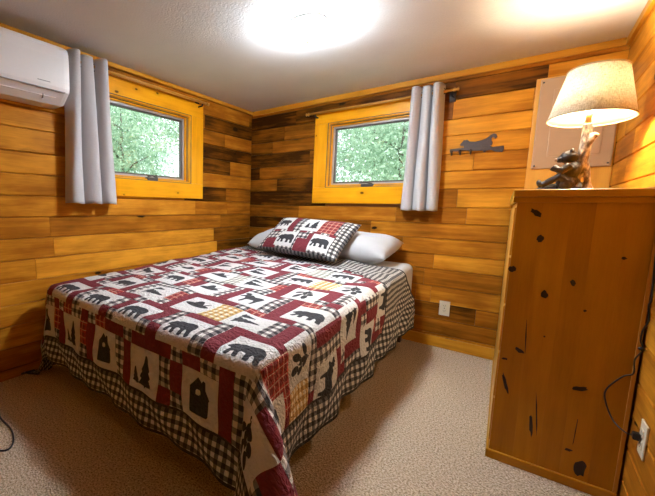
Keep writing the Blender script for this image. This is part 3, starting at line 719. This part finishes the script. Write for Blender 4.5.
CU, CV, SQ = .34, .26, .20        # patch pitch, row pitch, square
U_A, V_1 = 1.52, -2.24            # even-row column centre, row 1 centre
def cell(u, v):
    """patch kind index and motif info at the fabric point (inside the pieced area)"""
    j = math.floor((v - (V_1 - SQ/2))/CV + 1e-6) + 1
    uc0 = U_A + (0 if j % 2 == 0 else .17)
    k = math.floor((u - (uc0 - SQ/2))/CU + 1e-6)
    uc, vc = uc0 + k*CU, V_1 + (j-1)*CV
    du, dv = u-(uc-SQ/2), v-(vc-SQ/2)
    h = random.Random(j*131+k*17+7)
    a, b, c = h.random(), h.random(), h.random()
    if du < SQ-1e-6 and dv < SQ-1e-6: return 0, (j, k, uc, vc)
    if (j, k) in ((2, -1), (5, -1), (2, 1)) and du >= SQ-1e-6 and dv < SQ-1e-6: return 4, None
    if (j, k) == (1, 0) and du >= SQ-1e-6: return (3 if dv > .05 else 2), None
    if (j, k) in ((4, -2), (6, -1)) and du >= SQ-1e-6 and dv < SQ-1e-6: return 6, None
    if du >= SQ-1e-6:                                              # two narrow columns between squares
        near = du < SQ+.07-1e-6
        A, B = [(2, 1), (1, 2), (3, 1), (2, 1), (1, 3), (1, 2)][int(a*6)]
        if dv < .07-1e-6: return ([1, 2][int(b*2)] if near else [2, 1][int(b*2)]), None
        if dv < SQ-1e-6: return (A if near else B), None
        return (1 if near == (c > .5) else 2), None
    if du < .10-1e-6: return [2, 1, 1, 3][int(c*4)], None
    return [1, 2, 1, 1][int(a*4)], None
def kind_for(j, k):
    if j == 0: return ['trees', 'cabin'][(k+1) % 2] if k < 1 else 'leaf'
    if j == 1: return 'bear'
    if k >= 1 and j % 2 == 0: return ['leaf', 'trees_side', 'moose', 'bear'][(j//2-1) % 4] if j != 2 else 'leaf'
    if j % 2 == 1 and k >= 1: return ['bear2', 'moose'][(j//2) % 2]
    r = random.Random(j*57+k*13+3).random()
    if j == 2: return ['trees_side', 'canoe', 'trees_side', 'bear', 'canoe'][(-k) % 5]
    return ['bear', 'trees_side', 'canoe', 'moose', 'bear', 'leaf'][int(r*6)]

# ------------------------------------------------------------------ bed
bed = thing('bed', 'queen bed with white fitted sheet against the back wall under the quilt', 'bed', (.96, -1.1, 0))
bo = Vector(bed.location)
def pillow_mesh(w, h, t, nx=44, ny=32, pw=3.4, crease=0, seed=0):
    r = random.Random(seed); ph = [r.uniform(0, 6) for _ in range(8)]
    bm = newbm(); uv = bm.loops.layers.uv.active; g = {}
    for sgn in (1, -1):
        for i in range(nx+1):
            for j in range(ny+1):
                s, q = 2*i/nx-1, 2*j/ny-1
                edge = i in (0, nx) or j in (0, ny)
                if sgn < 0 and edge: g[(sgn, i, j)] = g[(1, i, j)]; continue
                hh = (max(0, 1-abs(s)**pw)**.5)*(max(0, 1-abs(q)**pw)**.5)
                wr = 1 + .06*math.sin(5*s+ph[0]+3*q)*crease + .05*math.sin(9*q+ph[1]-4*s)*crease
                kx = 1 - .045*(q*q)*(1-.0) + .02*abs(s*q); ky = 1 - .05*(s*s) + .03*abs(s*q)
                g[(sgn, i, j)] = bm.verts.new((s*w/2*(.965+.035*q*q*1.0)*1.0, q*h/2*(.96+.04*s*s), sgn*t/2*hh*wr))
        for i in range(nx):
            for j in range(ny):
                vs = [g[(sgn, i, j)], g[(sgn, i+1, j)], g[(sgn, i+1, j+1)], g[(sgn, i, j+1)]]
                f = bm.faces.new(vs if sgn > 0 else vs[::-1]); f.smooth = True
                co = [(i, j), (i+1, j), (i+1, j+1), (i, j+1)]; co = co if sgn > 0 else co[::-1]
                for l, (a, b) in zip(f.loops, co): l[uv].uv = (a/nx*w, b/ny*h)
    return bm, g
def rbox(lo, hi, r):
    bm = newbm(); add_box(bm, lo, hi, r, seg=5)
    for f in bm.faces: f.smooth = True
    return bm
def slope_top(bm):      # mattress a little higher at the head
    for v in bm.verts:
        if v.co.z > .4: v.co.z += .017*(v.co.y - (-2.2))*(.5) 
bmm = rbox((.20-bo.x, -2.19-bo.y, .345), (1.715-bo.x, -.045-bo.y, .615), .05)
for v in bmm.verts:
    k = (v.co.y+bo.y+2.19)/2.145
    if v.co.z > .45: v.co.z += -.032 + .083*min(1, k*1.12)
    v.co.x += .02*k*(1 if v.co.x > 0 else 0)
mt = build('mattress', bmm, 'sheet', bed, True)
bm = rbox((.22-bo.x, -2.17-bo.y, .17), (1.70-bo.x, -.06-bo.y, .343), .02); build('box_spring', bm, 'box_spring', bed, True)
bm = newbm()
for lo, hi, g in (((.23, -2.16, .12), (.28, -.07, .168), 1), ((1.64, -2.16, .12), (1.69, -.07, .168), 1), ((.28, -2.16, .12), (1.64, -2.11, .168), 0), ((.28, -.12, .12), (1.64, -.07, .168), 0), ((.93, -2.1, .12), (.99, -.13, .168), 1)):
    add_box(bm, [lo[i]-bo[i] for i in range(3)], [hi[i]-bo[i] for i in range(3)], .003, g)
build('frame', bm, 'bed_wood', bed)
for x in (.255, 1.665):
    for y in (-2.13, -.1):
        bm = newbm(); add_box(bm, (x-.025-bo.x, y-.025-bo.y, 0), (x+.025-bo.x, y+.025-bo.y, .1198), .004, 2); build('leg', bm, 'bed_wood', bed)

# ------------------------------------------------------------------ quilt
ST = .01
u_lo, u_hi, v_lo, v_hi = -.42, 2.23, -2.75, -.15
US = np.round(np.arange(u_lo, u_hi+1e-6, ST), 4); VS = np.round(np.arange(v_lo, v_hi+1e-6, ST), 4)
nu, nv = len(US), len(VS)
UU, VV = np.meshgrid(US, VS, indexing='xy')         # [v, u]
def sm(x, a, b): t = np.clip((x-a)/(b-a), 0, 1); return t*t*(3-2*t)
skew = -.085*(UU-1.0)*sm(VV, -2.25, -1.75)*(1-sm(VV, -.65, -.30))
hsh = sm(VV, -.95, v_hi)
YV = VV + skew + hsh*(-.36*sm(UU, .9, 1.66) + .32*sm(UU, 1.78, 2.22))
FOLD_L, FOLD_R, FOLD_F = .175, 1.735, -2.25
def topz(y): return .603 + .085*np.minimum(1, (np.clip(y, -2.3, 0)+2.3)/1.9)
def lay(u, y):
    aR = np.maximum(0, u-FOLD_R); aL = np.maximum(0, FOLD_L-u); b = np.maximum(0, FOLD_F-y)
    a = aR+aL; sx = np.where(aR > 0, 1.0, -1.0)
    rho = np.hypot(a, b); phi = np.arctan2(b, a)
    r = .055; arc = PI/2*r; th = np.minimum(rho, arc)/r
    hor = r*np.sin(th); drop = r*(1-np.cos(th))
    ext = np.maximum(0, rho-arc)
    corner = np.sin(2*phi)**2*(a > 0)*(b > 0)*np.where(aR > 0, 1.0, .25)
    flare = .045 + .40*corner
    # soft folds along the hanging sides
    wav = .016*np.sin(2*PI*y/.46+.8) * (aR > 0) + .012*np.sin(2*PI*u/.52)*(b > 0) + .008*np.sin(2*PI*(u+y)/.23)
    wav = wav*np.minimum(1, ext/.35)*(1-corner)
    fold = (.045*np.sin(6*phi-.5) + .30*np.exp(-((phi-.48)/.36)**2))*corner**.5*np.minimum(1, ext/.45)*(aR > 0)*(b > 0)
    hor = hor + ext*flare + wav + fold
    drop = drop + ext*np.sqrt(np.maximum(.2, 1-flare**2))
    z0 = topz(y)
    z = z0 - drop
    under = np.maximum(0, .014-z); z = np.maximum(z, .014); hor = hor + under*.8
    ca, sa = np.cos(phi), np.sin(phi)
    x = np.where(a > 0, np.where(aR > 0, FOLD_R, FOLD_L), u) + sx*hor*ca*(a > 0)
    yy = np.where(b > 0, FOLD_F, y) - hor*sa*(b > 0)
    x = np.where(aL > 0, np.maximum(x, .028 + .004*np.sin(y*21)), x)
    return x, yy, z
X, Y, Z = lay(UU, YV)
# softness of the top: gentle puffs and creases
puff = .006*np.sin(UU*9.1+1.3*np.sin(VV*5))*np.sin(VV*8.3+np.cos(UU*4)) + .004*np.sin(UU*21+VV*6)*np.sin(VV*17-UU*5)
# seams
SEAM_U = (u_lo+.20-.0, 2.08); SEAM_F = -2.60
su = np.array([-.4, .0, .35, .95, 1.25, 1.55, 1.75, 2.3]); sv = np.array([-.36, -.40, -.46, -.66, -.72, -.84, -.98, -1.00])
SEAM_H = np.interp(UU, su, sv)
SEAM_L = -.26
kindg = np.zeros((nv-1, nu-1), int); mot = np.full((nv, nu), -.01); seamd = np.full((nv, nu), 1.0)
groups = {}
for j in range(nv-1):
    for i in range(nu-1):
        u, v = US[i]+ST/2, VS[j]+ST/2; y = (YV[j, i]+YV[j+1, i+1])/2; sh = SEAM_H[j, i]
        if u > SEAM_U[1] or u < SEAM_L or v < SEAM_F or y > sh:
            e = max(u-SEAM_U[1], SEAM_L-u, SEAM_F-v, y-sh)
            edge = min(u_hi-u, u-u_lo, v-v_lo, v_hi-v)
            kindg[j, i] = 7 if (e < ST*.9 or edge < ST*.9) else 5
        else:
            t, info = cell(u, v); kindg[j, i] = t
            if info: groups.setdefault(info, []).append((j, i))
for (jj, kk, uc, vc), cells in groups.items():
    ji = np.array(sorted({(a+da, b+db) for a, b in cells for da in (0, 1) for db in (0, 1)}))
    lx = (US[ji[:, 1]]-uc)/SQ; ly = (VS[ji[:, 0]]-vc)/SQ
    kd = kind_for(jj, kk); sz = SQ*1.0; sc = .88 if kd in ('bear', 'bear2') else .95
    mot[ji[:, 0], ji[:, 1]] = motif_sdf(KINDS[kd], lx/sc, ly/sc, sz*sc)
# groove along changes of patch
chg = np.zeros((nv, nu), bool)
chg[1:-1, 1:-1] = (kindg[1:, 1:] != kindg[:-1, 1:]) | (kindg[1:, 1:] != kindg[1:, :-1])
groove = -.0035*chg
P3 = np.stack([X, Y, Z], -1)
Tu = np.gradient(P3, axis=1); Tv = np.gradient(P3, axis=0); Nn = np.cross(Tu, Tv); Nn /= np.linalg.norm(Nn, axis=-1, keepdims=True)+1e-9
P3 = P3 + Nn*(puff*np.where(Z > .05, 1, .3)+groove)[..., None]
P3[..., 2] = np.maximum(P3[..., 2], .012); P3[..., 0] = np.maximum(P3[..., 0], .020)
qo = np.array([.96, -1.3, 0.0])
me = bpy.data.meshes.new('quilt')
me.vertices.add(nv*nu); me.vertices.foreach_set('co', (P3-qo).reshape(-1).astype(np.float32))
idx = np.arange(nv*nu).reshape(nv, nu)
quads = np.stack([idx[:-1, :-1], idx[:-1, 1:], idx[1:, 1:], idx[1:, :-1]], -1).reshape(-1, 4)
nf = len(quads)
me.loops.add(nf*4); me.loops.foreach_set('vertex_index', quads.reshape(-1).astype(np.int32))
me.polygons.add(nf); me.polygons.foreach_set('loop_start', (np.arange(nf)*4).astype(np.int32))
me.polygons.foreach_set('material_index', kindg.reshape(-1).astype(np.int32)); me.polygons.foreach_set('use_smooth', np.ones(nf, bool))
me.update(calc_edges=True)
uvl = me.uv_layers.new(name='UVMap'); UVv = np.stack([UU, VV], -1).reshape(-1, 2)
uvl.data.foreach_set('uv', UVv[quads.reshape(-1)].reshape(-1).astype(np.float32))
at = me.attributes.new('motif', 'FLOAT', 'POINT'); at.data.foreach_set('value', mot.reshape(-1).astype(np.float32))
for n in fabmats: me.materials.append(M[n])
me.validate()
quilt = bpy.data.objects.new('quilt', me); C.objects.link(quilt); quilt.location = qo
s = quilt.modifiers.new('thick', 'SOLIDIFY'); s.thickness = .007; s.offset = -1
tag(quilt, 'red black and cream patchwork bear quilt spread over the bed', 'quilt')

# ------------------------------------------------------------------ pillows
def place_pillow(name, w, h, t, loc, rot, label, cat, mats, seed, group=None, crease=1):
    bm, g = pillow_mesh(w, h, t, seed=seed, crease=crease)
    o = build(name, bm, None, mats=mats, smooth=True, loc=loc); o.rotation_euler = rot
    return tag(o, label, cat, group)
place_pillow('pillow', .62, .44, .20, (.640, -.255, .795), (.20, -.03, .02), 'white pillow partly hidden behind the left end of the bear pillow', 'pillow', ['sheet'], 3, 'white bed pillows')
place_pillow('pillow', .66, .45, .21, (1.305, -.262, .792), (.20, .03, -.04), 'white pillow at the right side of the bed head', 'pillow', ['sheet'], 8, 'white bed pillows')
# patchwork sham
w, h, t = .775, .46, .15
bm, g = pillow_mesh(w, h, t, 86, 47, pw=3.2, seed=21, crease=.6)
fl_ = bm.verts.layers.float.new('motif'); uv = bm.loops.layers.uv.active
rowsP = [(-.04, .12), (.12, .14)]
def sham_kind(u, v):
    if u > w-.085 or u < .06 or v > h-.02 or v < .012: return 5, None
    if v < .195:                                            # lower row of squares
        for uc, kd in ((.27, 'bear'), (.60, 'bear')):
            if abs(u-uc) < .09 and .03 <= v < .20: return 0, (uc, .112, kd)
        if u < .20: return (2 if v > .10 else 1), None
        if u < .51: return (1 if u > .38 and v < .13 else (1 if u > .47 else 2)), None
        return 2, None
    if v < .225: return (1 if (u*7) % 1 > .5 else 2), None
    for uc, kd in ((.115, 'bear2'), (.43, 'trees')):
        if abs(u-uc) < .088: return 0, (uc, .325, kd)
    if u < .27: return 1, None
    if u < .35: return 2, None
    if u < .67: return 3 if v < .40 else 1, None
    return 2, None
motv = {}
for f in bm.faces:
    uu = sum(l[uv].uv.x for l in f.loops)/4; vv = sum(l[uv].uv.y for l in f.loops)/4
    kd, info = sham_kind(uu, vv); f.material_index = kd
    if info:
        for l in f.loops: motv[l.vert] = (info, l[uv].uv.copy())
for v in bm.verts: v[fl_] = -.01
for vtx, (info, q) in motv.items():
    sz = .175
    vtx[fl_] = float(motif_sdf(KINDS[info[2]], np.array([(q.x-info[0])/sz]), np.array([(q.y-info[1])/sz]), sz)[0])
sham = build('throw_pillow', bm, None, mats=fabmats, smooth=True, loc=(.985, -.50, .857)); sham.rotation_euler = (math.radians(35), math.radians(2), math.radians(-5))
tag(sham, 'patchwork bear pillow leaning on the white pillows at the bed head', 'pillow')

# ------------------------------------------------------------------ loose cable at the left
bm = newbm(); cp = smooth_path([(.05, -2.62, .006), (.22, -2.64, .006), (.42, -2.668, .007), (.56, -2.665, .007), (.64, -2.676, .007), (.70, -2.698, .007), (.725, -2.725, .007), (.70, -2.755, .007), (.60, -2.80, .006), (.40, -2.88, .006), (.12, -2.97, .006)], 6)
o0 = Vector((.5, -2.72, 0)); add_tube(bm, [q-o0 for q in cp], .0042, 8)
tag(build('power_cable', bm, 'cord', None, True, o0), 'loop of black cable lying on the carpet at the left of the photo', 'cable')

# ------------------------------------------------------------------ outside: ground and trees
bm = newbm(); add_box(bm, (-16, .16, -.75), (12, 18, -.6)); add_box(bm, (-16, -12, -.75), (-.16, .159, -.6)); tag(build('ground', bm, 'grass'), kind='structure')
def tree_obj(x, y, hgt, rad, n, label, seed, leaf=.11):
    r = np.random.default_rng(seed)
    t = thing('tree', label, 'tree', (x, y, -.6), 0, 'trees outside the windows')
    bm = newbm()
    add_tube(bm, [(0,0,-.05), (.05,.02,hgt*.3), (-.03,.05,hgt*.6), (.02,0,hgt*.92)], [.09, .07, .045, .012], 10)
    rr = random.Random(seed)
    for k in range(9):
        z = hgt*(.15+.085*k); a = rr.uniform(0, 2*PI); l = rad*rr.uniform(.6, .95)
        add_tube(bm, [(0, 0, z), (l*.5*math.cos(a), l*.5*math.sin(a), z+.25), (l*math.cos(a), l*math.sin(a), z+.35)], [.022, .014, .006], 6)
    build('trunk', bm, 'trunk', t, True)
    # clumps of leaves
    nc = 110; cz = r.uniform(.05, 1.0, nc); ca = r.uniform(0, 2*PI, nc); cr = np.sqrt(r.uniform(0.05, 1, nc))*rad*(1-.35*cz)
    cen = np.stack([cr*np.cos(ca), cr*np.sin(ca), cz*hgt], -1); tone_c = r.uniform(0, 1, nc)
    ci = r.integers(0, nc, n); pos = cen[ci] + r.normal(0, 1, (n, 3))*np.array([.34, .34, .24])
    pos[:, 2] = np.maximum(pos[:, 2], .05)
    d1 = r.normal(0, 1, (n, 3)); d1 /= np.linalg.norm(d1, axis=1, keepdims=True); d2 = np.cross(d1, r.normal(0, 1, (n, 3))); d2 /= np.linalg.norm(d2, axis=1, keepdims=True)
    sz = leaf*r.uniform(.5, 1.2, (n, 1))
    V = np.stack([pos-d1*sz*.6, pos+d2*sz*.28, pos+d1*sz*.6, pos-d2*sz*.28], 1).reshape(-1, 3)
    me = bpy.data.meshes.new('foliage'); me.vertices.add(n*4); me.vertices.foreach_set('co', V.reshape(-1).astype(np.float32))
    me.loops.add(n*4); me.loops.foreach_set('vertex_index', np.arange(n*4, dtype=np.int32)); me.polygons.add(n); me.polygons.foreach_set('loop_start', (np.arange(n)*4).astype(np.int32)); me.update(calc_edges=True)
    a = me.attributes.new('tone', 'FLOAT', 'POINT'); a.data.foreach_set('value', np.repeat(np.clip(tone_c[ci]*.6+r.uniform(0, .5, n)-.05, 0, 1), 4).astype(np.float32))
    me.materials.append(M['leaf']); o = bpy.data.objects.new('foliage', me); C.objects.link(o); o.parent = t
    return t
tree_obj(.45, 4.2, 3.8, 1.15, 15000, 'leafy tree outside the window behind the bed, nearer and lower of two', 1, .075)
tree_obj(-2.0, 9.9, 7.0, 2.8, 26000, 'pale leafy tree farther back outside the window behind the bed', 2, .11)
tree_obj(-4.0, .9, 3.9, 1.25, 15000, 'leafy tree outside the left wall window, nearer and lower of two', 3, .075)
tree_obj(-9.8, 4.9, 7.0, 2.8, 26000, 'pale leafy tree farther back outside the left wall window', 4, .11)

# ------------------------------------------------------------------ light
w_ = bpy.data.worlds.new('sky'); S.world = w_; w_.use_nodes = True; nt = w_.node_tree
bg = nt.nodes['Background']; bg.inputs[0].default_value = (.86, .95, 1.0, 1); bg.inputs[1].default_value = 1.8
sun = bpy.data.lights.new('sun', 'SUN'); sun.energy = 3.9; sun.angle = .02; sun.color = (1, .97, .9)
so = bpy.data.objects.new('sun', sun); C.objects.link(so); so.rotation_euler = Vector((-.62, .62, -.75)).to_track_quat('-Z', 'Y').to_euler()
pl = bpy.data.lights.new('lamp_bulb_light', 'POINT'); pl.energy = 36; pl.color = (1, .85, .62); pl.shadow_soft_size = .045
po = bpy.data.objects.new('lamp_bulb_light', pl); C.objects.link(po); po.location = (LX, LY, LZ+.435)

# ------------------------------------------------------------------ camera
R = [[0.7579520212544593, 0.6521156074602108, 0.01593637295874335], [-0.09112954231965387, 0.0816652927643776, 0.9924848545314527], [-0.6459134152445591, 0.7537081759305181, -0.12132537056444923]]
cam = bpy.data.cameras.new('camera'); co = bpy.data.objects.new('camera', cam); C.objects.link(co)
mw = Matrix(((R[0][0], R[1][0], -R[2][0], 2.40794265), (R[0][1], R[1][1], -R[2][1], -3.189582), (R[0][2], R[1][2], -R[2][2], 1.11454950), (0, 0, 0, 1)))
co.matrix_world = mw
cam.sensor_fit = 'HORIZONTAL'; cam.sensor_width = 36; cam.lens = 348.796/655*36; cam.shift_x = (327.5-227.661)/655; cam.clip_start = .02
S.camera = co
S.view_settings.view_transform = 'Standard'; S.view_settings.look = 'None'; S.view_settings.gamma = 1; S.view_settings.exposure = 0.7
S.view_settings.use_curve_mapping = False
